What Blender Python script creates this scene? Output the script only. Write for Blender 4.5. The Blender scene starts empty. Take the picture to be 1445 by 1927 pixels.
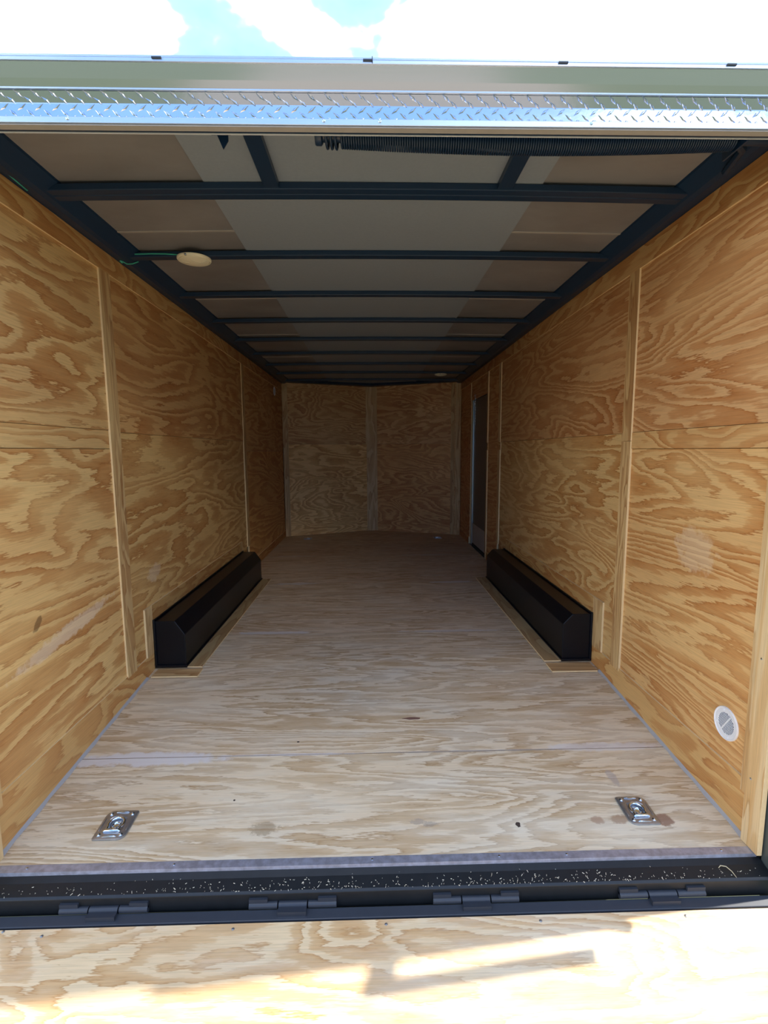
import bpy, bmesh, math, random
from mathutils import Vector, Matrix
random.seed(7)
C = bpy.context.scene.collection
# ------------------------------------------------------------------ camera
cd = bpy.data.cameras.new('camera'); cam = bpy.data.objects.new('camera', cd); C.objects.link(cam)
cd.sensor_fit = 'HORIZONTAL'; cd.sensor_width = 36.0; cd.lens = 930.58 / 1445 * 36.0
cd.clip_start = 0.02; cd.clip_end = 500
r_ = Vector((0.9997, -0.0250, -0.0064)).normalized()
f_ = Vector((0.0240, 0.9922, -0.1226)).normalized()
u_ = r_.cross(f_).normalized(); r_ = f_.cross(u_).normalized()
cam.matrix_world = Matrix(((r_.x, u_.x, -f_.x, 0), (r_.y, u_.y, -f_.y, 0), (r_.z, u_.z, -f_.z, 1.1915), (0, 0, 0, 1)))
bpy.context.scene.camera = cam
# ------------------------------------------------------------------ sky
world = bpy.data.worlds.new('world'); bpy.context.scene.world = world
world.use_nodes = True
wn = world.node_tree; wn.nodes.clear()
def nd(t, ty, **k):
    n = t.nodes.new(ty)
    for a, b in k.items(): setattr(n, a, b)
    return n
SKY_BLUE = (0.34, 0.62, 1.22, 1); SKY_CLOUD = (3.9, 3.7, 3.45, 1)
wo = nd(wn, 'ShaderNodeOutputWorld'); wb = nd(wn, 'ShaderNodeBackground')
wt = nd(wn, 'ShaderNodeTexCoord'); wm = nd(wn, 'ShaderNodeMapping')
wm.inputs['Scale'].default_value = (1.0, 1.0, 1.9); wm.inputs['Rotation'].default_value = (0, 0, math.radians(-55)); wm.inputs['Location'].default_value = (4.759292, 10.884585, 7.399103)
wz = nd(wn, 'ShaderNodeTexNoise'); wz.inputs['Scale'].default_value = 1.5; wz.inputs['Detail'].default_value = 6; wz.inputs['Roughness'].default_value = .55
wr = nd(wn, 'ShaderNodeValToRGB')
wr.color_ramp.elements[0].position = 0.46; wr.color_ramp.elements[0].color = SKY_BLUE
wr.color_ramp.elements[1].position = 0.585; wr.color_ramp.elements[1].color = SKY_CLOUD
wv = wr.color_ramp.elements.new(0.542); wv.color = (0.50, 0.78, 1.30, 1)
wn.links.new(wt.outputs['Generated'], wm.inputs['Vector']); wn.links.new(wm.outputs[0], wz.inputs['Vector'])
wn.links.new(wz.outputs['Fac'], wr.inputs[0]); wn.links.new(wr.outputs[0], wb.inputs['Color'])
wb.inputs['Strength'].default_value = 1.0
wn.links.new(wb.outputs[0], wo.inputs['Surface'])
# ------------------------------------------------------------------ sun
sd = bpy.data.lights.new('sun', 'SUN'); sd.energy = 7.5; sd.angle = math.radians(0.9); sd.color = (1, .95, .86)
so = bpy.data.objects.new('sun', sd); C.objects.link(so)
el = math.radians(45)
sv = Vector((-1, -0.095, 0)).normalized() * math.cos(el) + Vector((0, 0, -math.sin(el)))
so.rotation_euler = sv.to_track_quat('-Z', 'Y').to_euler()
# ------------------------------------------------------------------ exposure
vs = bpy.context.scene.view_settings
vs.view_transform = 'Standard'; vs.look = 'None'; vs.gamma = 1; vs.use_curve_mapping = False; vs.exposure = 0.48
cy = bpy.context.scene.cycles; cy.diffuse_bounces = 12; cy.max_bounces = 16

# ================================================================== materials
MATS = {}
def newmat(name):
    m = bpy.data.materials.new(name); m.use_nodes = True
    t = m.node_tree; t.nodes.clear()
    o = nd(t, 'ShaderNodeOutputMaterial'); b = nd(t, 'ShaderNodeBsdfPrincipled'); t.links.new(b.outputs[0], o.inputs[0])
    MATS[name] = m
    return m, t, b
def val(t, op, a, b=None, c=None, clamp=False):
    n = nd(t, 'ShaderNodeMath', operation=op); n.use_clamp = clamp
    for i, x in enumerate((a, b, c)):
        if x is None: continue
        if isinstance(x, (int, float)): n.inputs[i].default_value = x
        else: t.links.new(x, n.inputs[i])
    return n.outputs[0]
def mixc(t, fac, a, b, mode='MIX'):
    n = nd(t, 'ShaderNodeMix', data_type='RGBA', blend_type=mode)
    for s, x in ((n.inputs['Factor'], fac), (n.inputs['A'], a), (n.inputs['B'], b)):
        if isinstance(x, (int, float)): s.default_value = x
        elif isinstance(x, tuple): s.default_value = x + (1,) if len(x) == 3 else x
        else: t.links.new(x, s)
    return n.outputs['Result']
def noise(t, vec, scale, detail=3, rough=.5, dist=0.0):
    n = nd(t, 'ShaderNodeTexNoise'); n.inputs['Scale'].default_value = scale; n.inputs['Detail'].default_value = detail
    n.inputs['Roughness'].default_value = rough; n.inputs['Distortion'].default_value = dist
    t.links.new(vec, n.inputs['Vector']); return n.outputs['Fac']
def vmul(t, vec, v):
    n = nd(t, 'ShaderNodeVectorMath', operation='MULTIPLY'); t.links.new(vec, n.inputs[0]); n.inputs[1].default_value = v
    return n.outputs[0]
def ramp(t, fac, stops, mode='LINEAR'):
    n = nd(t, 'ShaderNodeValToRGB'); n.color_ramp.interpolation = mode
    e = n.color_ramp.elements
    while len(e) < len(stops): e.new(.5)
    for i, (p, c) in enumerate(stops):
        e[i].position = p; e[i].color = c + (1,) if len(c) == 3 else c
    t.links.new(fac, n.inputs[0]); return n.outputs[0]
def wood(name, pale, tan, dark, K=19, sx=.55, sy=2.4, jag=.055, red=(.75, .6, .55), redamt=.35, white=0.0, rough=.5, contrast=1.0, warp=True):
    """rotary-cut plywood: contour bands of a stretched noise, grain along local X"""
    m, t, b = newmat(name)
    tc = nd(t, 'ShaderNodeTexCoord'); oi = nd(t, 'ShaderNodeObjectInfo')
    off = nd(t, 'ShaderNodeCombineXYZ')
    t.links.new(val(t, 'MULTIPLY', oi.outputs['Random'], 41.0), off.inputs[0])
    t.links.new(val(t, 'MULTIPLY', oi.outputs['Random'], 23.0), off.inputs[1])
    t.links.new(val(t, 'MULTIPLY', oi.outputs['Random'], 67.0), off.inputs[2])
    ad = nd(t, 'ShaderNodeVectorMath', operation='ADD'); t.links.new(tc.outputs['Object'], ad.inputs[0]); t.links.new(off.outputs[0], ad.inputs[1])
    v = ad.outputs[0]
    n1 = noise(t, vmul(t, v, (sx, sy, 1)), 1.0, 2.6, .5, .5)
    n2 = noise(t, vmul(t, v, (6, 34, 1)), 1.0, 2.5, .6)
    n3 = noise(t, vmul(t, v, (22, 300, 1)), 1.0, 2, .6)
    h = val(t, 'ADD', val(t, 'MULTIPLY', n1, K), val(t, 'ADD', val(t, 'MULTIPLY', n2, jag * K), val(t, 'MULTIPLY', n3, jag * K * .45)))
    fr = val(t, 'FRACT', h)
    band = ramp(t, fr, [(0, (0, 0, 0)), (.34, (.05,) * 3), (.46, (.62,) * 3), (.78, (.78,) * 3), (.92, (1,) * 3), (.985, (0,) * 3)])
    # bands fade in and out over the sheet
    amp = ramp(t, noise(t, vmul(t, v, (1.6, 3.6, 1)), 1.0, 2, .5), [(.28, (.45,) * 3), (.55, (1,) * 3)])
    bd = val(t, 'MULTIPLY', val(t, 'MULTIPLY', band, amp), contrast)
    col = mixc(t, bd, pale, tan)
    dk = val(t, 'MULTIPLY', ramp(t, fr, [(.86, (0,) * 3), (.94, (1,) * 3), (.99, (0,) * 3)]), val(t, 'MULTIPLY', amp, .42 * contrast))
    col = mixc(t, dk, col, dark)
    big = ramp(t, noise(t, vmul(t, v, (1.1, 2.6, 1)), 1.0, 3, .6), [(.40, (0,) * 3), (.66, (1,) * 3)])
    col = mixc(t, val(t, 'MULTIPLY', big, redamt), col, mixc(t, 1.0, col, red, 'MULTIPLY'))
    fib = ramp(t, noise(t, vmul(t, v, (7, 330, 1)), 1.0, 3, .6), [(.3, (.86,) * 3), (.6, (1.04,) * 3)])
    col = mixc(t, 1.0, col, fib, 'MULTIPLY')
    if white:
        w = ramp(t, noise(t, vmul(t, v, (2.0, 9, 1)), 1.0, 5, .65), [(.44, (0,) * 3), (.68, (1,) * 3)])
        col = mixc(t, val(t, 'MULTIPLY', w, white), col, (.79, .77, .67))
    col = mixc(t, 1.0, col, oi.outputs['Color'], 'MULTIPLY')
    m['col'] = 1
    t.links.new(col, b.inputs['Base Color']); b.inputs['Roughness'].default_value = rough
    b.inputs['Specular IOR Level'].default_value = .3
    bp = nd(t, 'ShaderNodeBump'); bp.inputs['Strength'].default_value = .15; bp.inputs['Distance'].default_value = .0008
    t.links.new(noise(t, vmul(t, v, (9, 260, 1)), 1.0, 3, .6), bp.inputs['Height']); t.links.new(bp.outputs[0], b.inputs['Normal'])
    return m, t, b, col
def add_marks(pack, marks):
    """painted-on wear: marks = (centre, axes as (half lengths along two unit vectors), colour, amount, noise scale) in world position"""
    m, t, b, col = pack
    g = nd(t, 'ShaderNodeNewGeometry')
    for (c, e1, e2, colr, amt, ns) in marks:
        sb = nd(t, 'ShaderNodeVectorMath', operation='SUBTRACT'); t.links.new(g.outputs['Position'], sb.inputs[0]); sb.inputs[1].default_value = c
        def dot(e):
            e = Vector(e); L2 = e.length_squared
            n = nd(t, 'ShaderNodeVectorMath', operation='DOT_PRODUCT'); t.links.new(sb.outputs[0], n.inputs[0]); n.inputs[1].default_value = e / L2
            return n.outputs['Value']
        a, bb = dot(e1), dot(e2)
        r2 = val(t, 'ADD', val(t, 'MULTIPLY', a, a), val(t, 'MULTIPLY', bb, bb))
        nn = noise(t, g.outputs['Position'], ns, 4, .65)
        mk = val(t, 'SUBTRACT', val(t, 'ADD', 1.0, val(t, 'MULTIPLY', val(t, 'SUBTRACT', nn, .5), 2.6)), r2)
        mk = val(t, 'MULTIPLY', val(t, 'MULTIPLY', mk, 2.0, clamp=True), amt, clamp=True)
        col = mixc(t, mk, col, colr)
    t.links.new(col, b.inputs['Base Color'])
PALE, TAN, DARK = (.75, .52, .23), (.495, .228, .070), (.30, .125, .045)
wood('wall_ply', PALE, TAN, DARK)
p = wood('wall_ply_left', PALE, TAN, DARK, K=15, jag=.065)
add_marks(p, [((-1.22, 1.95, .48), (0, .34, .04), (0, -.005, .035), (.80, .66, .48), .55, 22),
              ((-1.22, 2.75, .52), (0, .09, .02), (0, -.01, .05), (.74, .60, .42), .45, 24),
              ((-1.22, 1.77, .57), (0, .02, .03), (0, -.012, .01), (.10, .05, .02), .6, 30)])
p = wood('wall_ply_right', (.71, .49, .235), TAN, DARK, K=20, sx=.55, sy=2.6)
add_marks(p, [((1.24, 1.85, .80), (0, .13, .0), (0, 0, .10), (.80, .64, .42), .42, 22)])
wood('batten_ply', (.70, .50, .24), (.48, .26, .10), DARK, K=8, sx=1.2, sy=9, jag=.05)
wood('strip_ply', (.68, .46, .205), TAN, DARK, K=13, sx=1.0, sy=3.6)
wood('pine_board', (.78, .60, .33), (.66, .42, .17), (.4, .22, .09), K=7, sx=.7, sy=9, jag=.03)
fp = wood('floor_ply', (.76, .63, .45), (.49, .325, .165), (.30, .175, .09), K=18, sx=.50, sy=4.2, jag=.08, white=.42, red=(.92, .86, .82), contrast=1.0, rough=.6)
PUT = (.72, .68, .66)
add_marks(fp, [((-.95, 1.93, -.07), (.36, 0, 0), (0, .045, 0), PUT, .85, 16), ((1.0, 1.95, -.07), (.30, 0, 0), (0, .03, 0), PUT, .6, 16),
               ((-.35, 1.94, -.07), (.35, 0, 0), (0, .008, 0), PUT, .8, 20), ((.4, 1.94, -.07), (.5, 0, 0), (0, .006, 0), (.45, .41, .38), .7, 20),
               ((-.65, 3.17, 0), (.26, 0, 0), (0, .03, 0), PUT, .9, 14), ((.55, 3.16, 0), (.38, 0, 0), (0, .022, 0), PUT, .7, 14),
               ((-.68, 4.39, 0), (.22, 0, 0), (0, .04, 0), PUT, .8, 10), ((.72, 4.39, 0), (.22, 0, 0), (0, .04, 0), PUT, .7, 10),
               ((.65, 5.59, 0), (.35, 0, 0), (0, .04, 0), PUT, .35, 10), ((-.85, 5.59, 0), (.25, 0, 0), (0, .04, 0), PUT, .3, 10),
               ((-.383, 1.57, -.1), (.055, 0, 0), (0, .03, 0), (.24, .16, .08), .5, 55),
               ((.15, 1.585, -.1), (.03, 0, 0), (0, .014, 0), (.33, .28, .24), .5, 60), ((.19, 1.573, -.1), (.03, 0, 0), (0, .012, 0), (.30, .26, .22), .5, 60),
               ((1.015, 1.565, -.1), (.035, 0, 0), (0, .03, 0), (.26, .13, .08), .8, 30), ((.86, 1.575, -.1), (.04, 0, 0), (0, .022, 0), (.33, .19, .11), .6, 30),
               ((.78, 1.57, -.1), (.025, 0, 0), (0, .02, 0), (.36, .20, .12), .6, 30),
               ((.93, 1.77, -.08), (.02, 0, 0), (0, .05, 0), (.36, .31, .30), .5, 20)])
wood('ramp_ply', (.76, .57, .33), (.57, .33, .135), (.38, .19, .07), K=24, sx=.9, sy=2.6, jag=.06, white=.3, contrast=1.0, rough=.5)
wood('front_ply', (.80, .60, .32), (.52, .28, .12), DARK, K=20, sx=.8, sy=2.6, redamt=.5)  # tone lifted to brighten the dim far end
wood('trim_ply', (.72, .55, .31), (.54, .34, .16), DARK, K=6, sx=1.2, sy=8)
def plain(name, col, rough=.5, metal=0, spec=.5, noise_amt=0, nscale=20, col2=None, bump=0, stretch=(1, 1, 1), objcol=False):
    m, t, b = newmat(name)
    b.inputs['Roughness'].default_value = rough; b.inputs['Metallic'].default_value = metal; b.inputs['Specular IOR Level'].default_value = spec
    tc = nd(t, 'ShaderNodeTexCoord'); v = vmul(t, tc.outputs['Object'], stretch)
    n = noise(t, v, nscale, 4, .6)
    c2 = col2 or tuple(x * .7 for x in col)
    c = mixc(t, val(t, 'MULTIPLY', ramp(t, n, [(.35, (0,) * 3), (.65, (1,) * 3)]), noise_amt if noise_amt else .25), col, c2)
    if objcol:
        oi = nd(t, 'ShaderNodeObjectInfo'); c = mixc(t, 1.0, c, oi.outputs['Color'], 'MULTIPLY')
    t.links.new(c, b.inputs['Base Color'])
    if bump:
        bp = nd(t, 'ShaderNodeBump'); bp.inputs['Strength'].default_value = .4; bp.inputs['Distance'].default_value = bump
        t.links.new(n, bp.inputs['Height']); t.links.new(bp.outputs[0], b.inputs['Normal'])
    return m
plain('ply_edge', (.85, .66, .36), .7, nscale=60, col2=(.62, .44, .22), noise_amt=.5, stretch=(1, 1, 12))
plain('black_paint', (.004, .005, .008), .34, spec=.3, nscale=6, bump=.0006)
plain('sky_tinted_steel', (.008, .030, .072), .38, nscale=9)  # black paint; reflected sky blue put into the base colour
plain('sill_steel', (.005, .007, .009), .40, nscale=30, col2=(.014, .016, .019), noise_amt=.3, bump=.0006)
plain('hinge_steel', (.028, .034, .046), .42, nscale=40)
plain('angle_metal', (.55, .57, .68), .42, .7, nscale=40, col2=(.22, .20, .22), noise_amt=.5)
plain('aluminium', (.66, .70, .76), .16, 1.0, nscale=8, stretch=(.3, 4, 4), col2=(.6, .64, .7), bump=.0004)
plain('tread_metal', (.62, .68, .80), .13, 1.0, nscale=10, col2=(.56, .63, .76), bump=.0012)
plain('soft_aluminium', (.62, .70, .82), .33, .9, nscale=15, col2=(.5, .58, .7), stretch=(.5, 3, 3))
plain('taupe_underside', (.42, .39, .36), .6, nscale=20)  # metal underside; tone reflected from the ramp put into the colour
plain('zinc', (.48, .50, .53), .36, .9, nscale=60, col2=(.36, .37, .38), noise_amt=.6, bump=.0003)
plain('zinc_bright', (.75, .85, .95), .15, 1.0, nscale=50)
plain('white_plastic', (.82, .83, .84), .4, nscale=30, col2=(.74, .77, .8))
plain('cream_plastic', (.85, .80, .60), .35, nscale=30, col2=(.78, .74, .56))
plain('slot_dark', (.07, .08, .12), .8)
plain('caulk', (.42, .405, .385), .7, nscale=25, col2=(.36, .37, .39), noise_amt=.7, bump=.002)
plain('liner_side', (.245, .245, .25), .36, nscale=2.6, col2=(.175, .172, .173), noise_amt=.8, stretch=(1, 1.6, 1), metal=.0)
plain('liner_middle', (.265, .31, .36), .42, nscale=90, col2=(.235, .28, .325), noise_amt=.5)
plain('liner_seam', (.40, .38, .35), .45)
plain('door_skin', (.05, .053, .06), .32, nscale=30, col2=(.035, .035, .04))
plain('kick_panel', (.42, .38, .33), .5, nscale=8)
plain('door_metal', (.60, .68, .66), .3, .9)
plain('rubber', (.012, .012, .012), .6)
plain('green_wire', (.05, .42, .30), .4)
plain('chips', (.72, .64, .48), .7)
plain('straw', (.55, .48, .30), .7)
plain('knot', (.06, .04, .03), .8)
plain('post_steel', (.07, .085, .08), .35, nscale=12)
plain('outer_skin', (.02, .022, .025), .3)
plain('grass', (.060, .075, .036), .9, nscale=3, col2=(.075, .082, .045), noise_amt=.8)
plain('gravel', (.17, .145, .11), .9, nscale=14, col2=(.13, .11, .085), noise_amt=.6)
plain('wood_core', (.30, .2, .1), .8)

# ================================================================== mesh helpers
def mesh_obj(name, verts, faces, mat, parent=None, mats=None, fm=None, smooth=False):
    me = bpy.data.meshes.new(name); me.from_pydata([tuple(v) for v in verts], [], faces); me.update()
    o = bpy.data.objects.new(name, me); C.objects.link(o)
    for mm in ([mat] if not mats else mats): me.materials.append(MATS[mm])
    if fm: me.polygons.foreach_set('material_index', fm)
    if smooth: me.polygons.foreach_set('use_smooth', [True] * len(me.polygons))
    if parent: o.parent = parent
    return o
def fixn(o):
    bm = bmesh.new(); bm.from_mesh(o.data); bmesh.ops.recalc_face_normals(bm, faces=bm.faces); bm.to_mesh(o.data); bm.free()
    return o
def tag(o, label, cat, group=None):
    o['label'] = label; o['category'] = cat
    if group: o['group'] = group
    return o
def struct(o, label=None):
    o['kind'] = 'structure'
    if label: o['label'] = label
    return o
def empty(name, loc=(0, 0, 0)):
    o = bpy.data.objects.new(name, None); C.objects.link(o); o.location = loc; o.empty_display_size = .1
    return o
class G:
    """gathers primitives into one mesh"""
    def __init__(s): s.v = []; s.f = []; s.m = []
    def add(s, vs, fs, m=0):
        k = len(s.v); s.v += [Vector(a) for a in vs]; s.f += [[k + i for i in f] for f in fs]; s.m += [m] * len(fs)
    def box(s, x0, x1, y0, y1, z0, z1, m=0):
        vs = [(x, y, z) for z in (z0, z1) for (x, y) in ((x0, y0), (x1, y0), (x1, y1), (x0, y1))]
        s.add(vs, [[0, 3, 2, 1], [4, 5, 6, 7], [0, 1, 5, 4], [1, 2, 6, 5], [2, 3, 7, 6], [3, 0, 4, 7]], m)
    def prism(s, prof, axis, a, b, m=0):
        """prof: closed 2D loop; axis 'x' -> (y,z), 'y' -> (x,z), 'z' -> (x,y)"""
        def P(q, t): return {'x': (t, q[0], q[1]), 'y': (q[0], t, q[1]), 'z': (q[0], q[1], t)}[axis]
        n = len(prof); vs = [P(q, a) for q in prof] + [P(q, b) for q in prof]
        fs = [list(range(n))[::-1], list(range(n, 2 * n))] + [[i, (i + 1) % n, n + (i + 1) % n, n + i] for i in range(n)]
        s.add(vs, fs, m)
    def tube(s, pts, r, n=8, m=0, cap=True):
        pts = [Vector(q) for q in pts]; rings = []
        rr = r if isinstance(r, (list, tuple)) else [r] * len(pts)
        up = None
        for i, q in enumerate(pts):
            t = (pts[min(i + 1, len(pts) - 1)] - pts[max(i - 1, 0)]).normalized()
            if up is None:
                up = Vector((0, 0, 1)) if abs(t.z) < .9 else Vector((1, 0, 0))
            up = (up - t * up.dot(t)).normalized(); w = t.cross(up)
            rings.append([q + (up * math.cos(2 * math.pi * j / n) + w * math.sin(2 * math.pi * j / n)) * rr[i] for j in range(n)])
        k0 = [v for ring in rings for v in ring]; fs = []
        for i in range(len(pts) - 1):
            for j in range(n):
                a = i * n + j; b = i * n + (j + 1) % n; fs.append([a, b, b + n, a + n])
        if cap: fs += [list(range(n))[::-1], [(len(pts) - 1) * n + j for j in range(n)]]
        s.add(k0, fs, m)
    def lathe(s, prof, n=32, m=0, M=None):
        """prof (r,z) around local z"""
        vs = []; fs = []
        for (r, z) in prof:
            for j in range(n):
                a = 2 * math.pi * j / n; vs.append(Vector((r * math.cos(a), r * math.sin(a), z)))
        for i in range(len(prof) - 1):
            for j in range(n):
                a = i * n + j; b = i * n + (j + 1) % n; fs.append([a, b, b + n, a + n])
        if prof[0][0] > 1e-6: fs.append(list(range(n))[::-1])
        if prof[-1][0] > 1e-6: fs.append([(len(prof) - 1) * n + j for j in range(n)])
        if M: vs = [M @ v for v in vs]
        s.add(vs, fs, m)
    def build(s, name, mat, parent=None, smooth=False, fix=True):
        mats = mat if isinstance(mat, (list, tuple)) else [mat]
        o = mesh_obj(name, s.v, s.f, None, parent, mats=mats, fm=s.m, smooth=False)
        if fix:
            bm = bmesh.new(); bm.from_mesh(o.data); bmesh.ops.remove_doubles(bm, verts=bm.verts, dist=1e-6)
            bmesh.ops.recalc_face_normals(bm, faces=bm.faces); bm.to_mesh(o.data); bm.free()
        if smooth:
            o.data.polygons.foreach_set('use_smooth', [True] * len(o.data.polygons))
            try: o.data.set_sharp_from_angle(angle=math.radians(40))
            except Exception: pass
        return o
def board(name, parent, org, ax, ay, loop, T, mat, edge='ply_edge', color=(1, 1, 1)):
    """flat board. loop = outline (x,y) in local axes (x = grain), extruded by T along ax x ay"""
    if not isinstance(loop, list): loop = [(0, 0), (loop[0], 0), loop, (0, loop[1])]
    n = len(loop); vs = [(x, y, 0) for x, y in loop] + [(x, y, T) for x, y in loop]
    fs = [list(range(n))[::-1], list(range(n, 2 * n))] + [[i, (i + 1) % n, n + (i + 1) % n, n + i] for i in range(n)]
    o = mesh_obj(name, vs, fs, None, parent, mats=[mat, edge], fm=[0, 0] + [1] * n)
    ax = Vector(ax).normalized(); ay = Vector(ay); ay = (ay - ax * ay.dot(ax)).normalized(); az = ax.cross(ay)
    o.matrix_world = Matrix(((ax.x, ay.x, az.x, org[0]), (ax.y, ay.y, az.y, org[1]), (ax.z, ay.z, az.z, org[2]), (0, 0, 0, 1)))
    # every loop is given counter-clockwise, so faces point outwards
    o.color = (*color, 1)
    return o

XL, XR = -1.221, 1.243
def zf(y): return min(0.0, -(2.75 - y) * .085)       # floor: level, then the beavertail drops

# ================================================================== ground
gr = mesh_obj('ground', [(-60, -60, -.62), (60, -60, -.62), (60, 60, -.62), (-60, 60, -.62)], [[0, 1, 2, 3]], 'grass')
struct(gr, 'mown green grass around the trailer')
g = G(); g.box(-1.9, 2.2, -9, -.9, -.618, -.612); path = struct(g.build('gravel_path', 'gravel'), 'tan gravel strip behind the ramp')

# ================================================================== floor
g = G(); g.prism([(1.44, -.26), (9.0, -.26), (9.0, -.02), (2.75, -.02), (1.44, zf(1.44) - .02)], 'x', XL - .05, XR + .05)
g.v = [Vector((v.x, min(v.y, 7.45), v.z)) for v in g.v]
floor = struct(g.build('floor', 'wood_core'), 'plywood trailer floor that dips towards the rear sill')
def floor_sheet(y0, y1, tint, front=False):
    W = XR - XL - .002
    if front:
        lp = [(0, 0), (W, 0), (W, 6.93 - y0), (-XL, 7.44 - y0), (0, 6.93 - y0)]
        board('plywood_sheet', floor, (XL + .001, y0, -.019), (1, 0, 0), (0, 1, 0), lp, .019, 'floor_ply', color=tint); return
    ys = [y0] + ([2.75] if y0 < 2.75 < y1 else []) + [y1]
    vs = []; fs = []; fm = []
    o_ = (XL + .001, y0, 0)
    for y in ys:
        for x in (0, W):
            vs += [(x, y - y0, zf(y)), (x, y - y0, zf(y) - .019)]
    for i in range(len(ys) - 1):
        a = 4 * i; b = a + 4
        fs += [[a, a + 2, b + 2, b], [a + 1, b + 1, b + 3, a + 3], [a, b, b + 1, a + 1], [a + 2, a + 3, b + 3, b + 2]]; fm += [0, 0, 1, 1]
    e = 4 * (len(ys) - 1)
    fs += [[0, 1, 3, 2], [e, e + 2, e + 3, e + 1]]; fm += [1, 1]
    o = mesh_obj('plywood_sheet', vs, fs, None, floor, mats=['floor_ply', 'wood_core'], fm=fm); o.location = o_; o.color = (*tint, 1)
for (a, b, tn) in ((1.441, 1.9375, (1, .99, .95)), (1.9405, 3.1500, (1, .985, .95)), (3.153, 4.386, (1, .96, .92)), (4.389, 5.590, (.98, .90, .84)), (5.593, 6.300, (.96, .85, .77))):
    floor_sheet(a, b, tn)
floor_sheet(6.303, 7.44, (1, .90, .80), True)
# caulk bead in both floor corners
for nm, x, sgn in (('caulk_bead', XL, 1), ('caulk_bead', XR, -1)):
    g = G()
    ys = [1.43 + i * .06 for i in range(19)] + [2.56]
    for i in range(len(ys) - 1):
        y0, y1 = ys[i], ys[i + 1]; w0 = .014 + .003 * math.sin(i * 2.1); w1 = .014 + .003 * math.sin((i + 1) * 2.1)
        z0, z1 = zf(y0), zf(y1)
        g.add([(x, y0, z0 + .012), (x + sgn * w0, y0, z0 + .001), (x, y0, z0 - .004), (x, y1, z1 + .012), (x + sgn * w1, y1, z1 + .001), (x, y1, z1 - .004)],
              [[0, 1, 4, 3], [1, 2, 5, 4], [2, 0, 3, 5]])
    g.build(nm, 'caulk', floor, smooth=True)
# knots and chipped spots in the rear sheets
def blob(name, x, y, rx, ry, mat, seed, h=.0012):
    rnd = random.Random(seed); n = 14; z = zf(y)
    vs = [(x + rx * math.cos(a) * k, y + ry * math.sin(a) * k, zf(y + ry * math.sin(a) * k) + h) for a, k in ((2 * math.pi * i / n, rnd.uniform(.75, 1.1)) for i in range(n))]
    lo = [(a, b, c - h - .002) for a, b, c in vs]
    mesh_obj(name, vs + lo, [list(range(n))] + [[i, n + i, n + (i + 1) % n, (i + 1) % n] for i in range(n)], mat, floor)
blob('knot', .497, 1.561, .009, .011, 'knot', 1)
plain('chip_brown', (.20, .10, .07), .7)
blob('chipped_spot', .177, 2.17, .045, .009, 'chip_brown', 3)
blob('chipped_spot', -.33, 2.02, .006, .004, 'knot', 4)
blob('chipped_spot', -.52, 1.70, .004, .004, 'knot', 8)

# ================================================================== side walls
def wall_shell(name, side, label):
    g = G()
    x0, x1 = (XL - .060, XL - .022) if side < 0 else (XR + .022, XR + .060)
    g.prism([(1.42, -.25), (6.98, -.25), (6.98, 2.20), (1.42, 2.20)], 'x', x0, x1)
    return struct(g.build(name, 'outer_skin'), label)
wl = wall_shell('wall_left', -1, 'left trailer wall of yellow and orange plywood panels with battens')
wr_ = wall_shell('wall_right', 1, 'right trailer wall of plywood panels with battens and side door')
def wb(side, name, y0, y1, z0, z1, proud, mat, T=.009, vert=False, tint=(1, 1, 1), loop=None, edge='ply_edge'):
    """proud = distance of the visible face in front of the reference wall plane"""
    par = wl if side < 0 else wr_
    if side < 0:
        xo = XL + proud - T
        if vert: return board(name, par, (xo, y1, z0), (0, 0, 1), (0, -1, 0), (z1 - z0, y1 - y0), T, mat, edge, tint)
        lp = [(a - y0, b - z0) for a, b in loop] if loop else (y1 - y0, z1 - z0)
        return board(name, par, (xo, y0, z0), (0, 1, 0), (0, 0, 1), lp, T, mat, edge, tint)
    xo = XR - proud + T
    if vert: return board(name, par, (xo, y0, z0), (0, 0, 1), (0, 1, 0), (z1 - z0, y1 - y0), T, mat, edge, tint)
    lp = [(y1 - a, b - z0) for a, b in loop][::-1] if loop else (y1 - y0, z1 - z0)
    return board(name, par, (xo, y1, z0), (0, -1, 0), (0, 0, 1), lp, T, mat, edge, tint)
P_ = 'plywood_panel'
YR = 1.425
# left
wb(-1, P_, YR, 2.370, 1.296, 2.03, -.003, 'wall_ply_left', .017, tint=(.97, .92, .84))
wb(-1, 'belt_strip', YR, 2.370, 1.210, 1.294, -.007, 'strip_ply', .012, tint=(1.08, 1.08, 1.0))
wb(-1, P_, YR, 2.370, .088, 1.208, -.003, 'wall_ply_left', .017, tint=(1.05, 1.03, .95))
wb(-1, P_, 2.455, 4.803, 1.290, 2.03, -.001, 'wall_ply_left', .019, tint=(.88, .77, .68))
wb(-1, P_, 2.455, 4.803, .088, 1.288, -.006, 'wall_ply_left', .014, tint=(.98, .97, .88))
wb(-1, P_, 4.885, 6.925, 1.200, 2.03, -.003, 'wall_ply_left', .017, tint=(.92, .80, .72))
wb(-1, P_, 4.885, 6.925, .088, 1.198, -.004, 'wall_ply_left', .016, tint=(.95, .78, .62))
for y0, y1 in ((2.366, 2.459), (4.798, 4.888)):
    wb(-1, 'batten', y0, y1, .079 if y0 < 3 else .27, 2.016, .005, 'batten_ply', .010, True, tint=(1, 1, .95))
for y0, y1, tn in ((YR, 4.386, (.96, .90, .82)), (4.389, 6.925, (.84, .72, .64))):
    wb(-1, 'top_strip', y0, y1, 2.016, 2.109, .004, 'strip_ply', .026, tint=tn)
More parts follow.
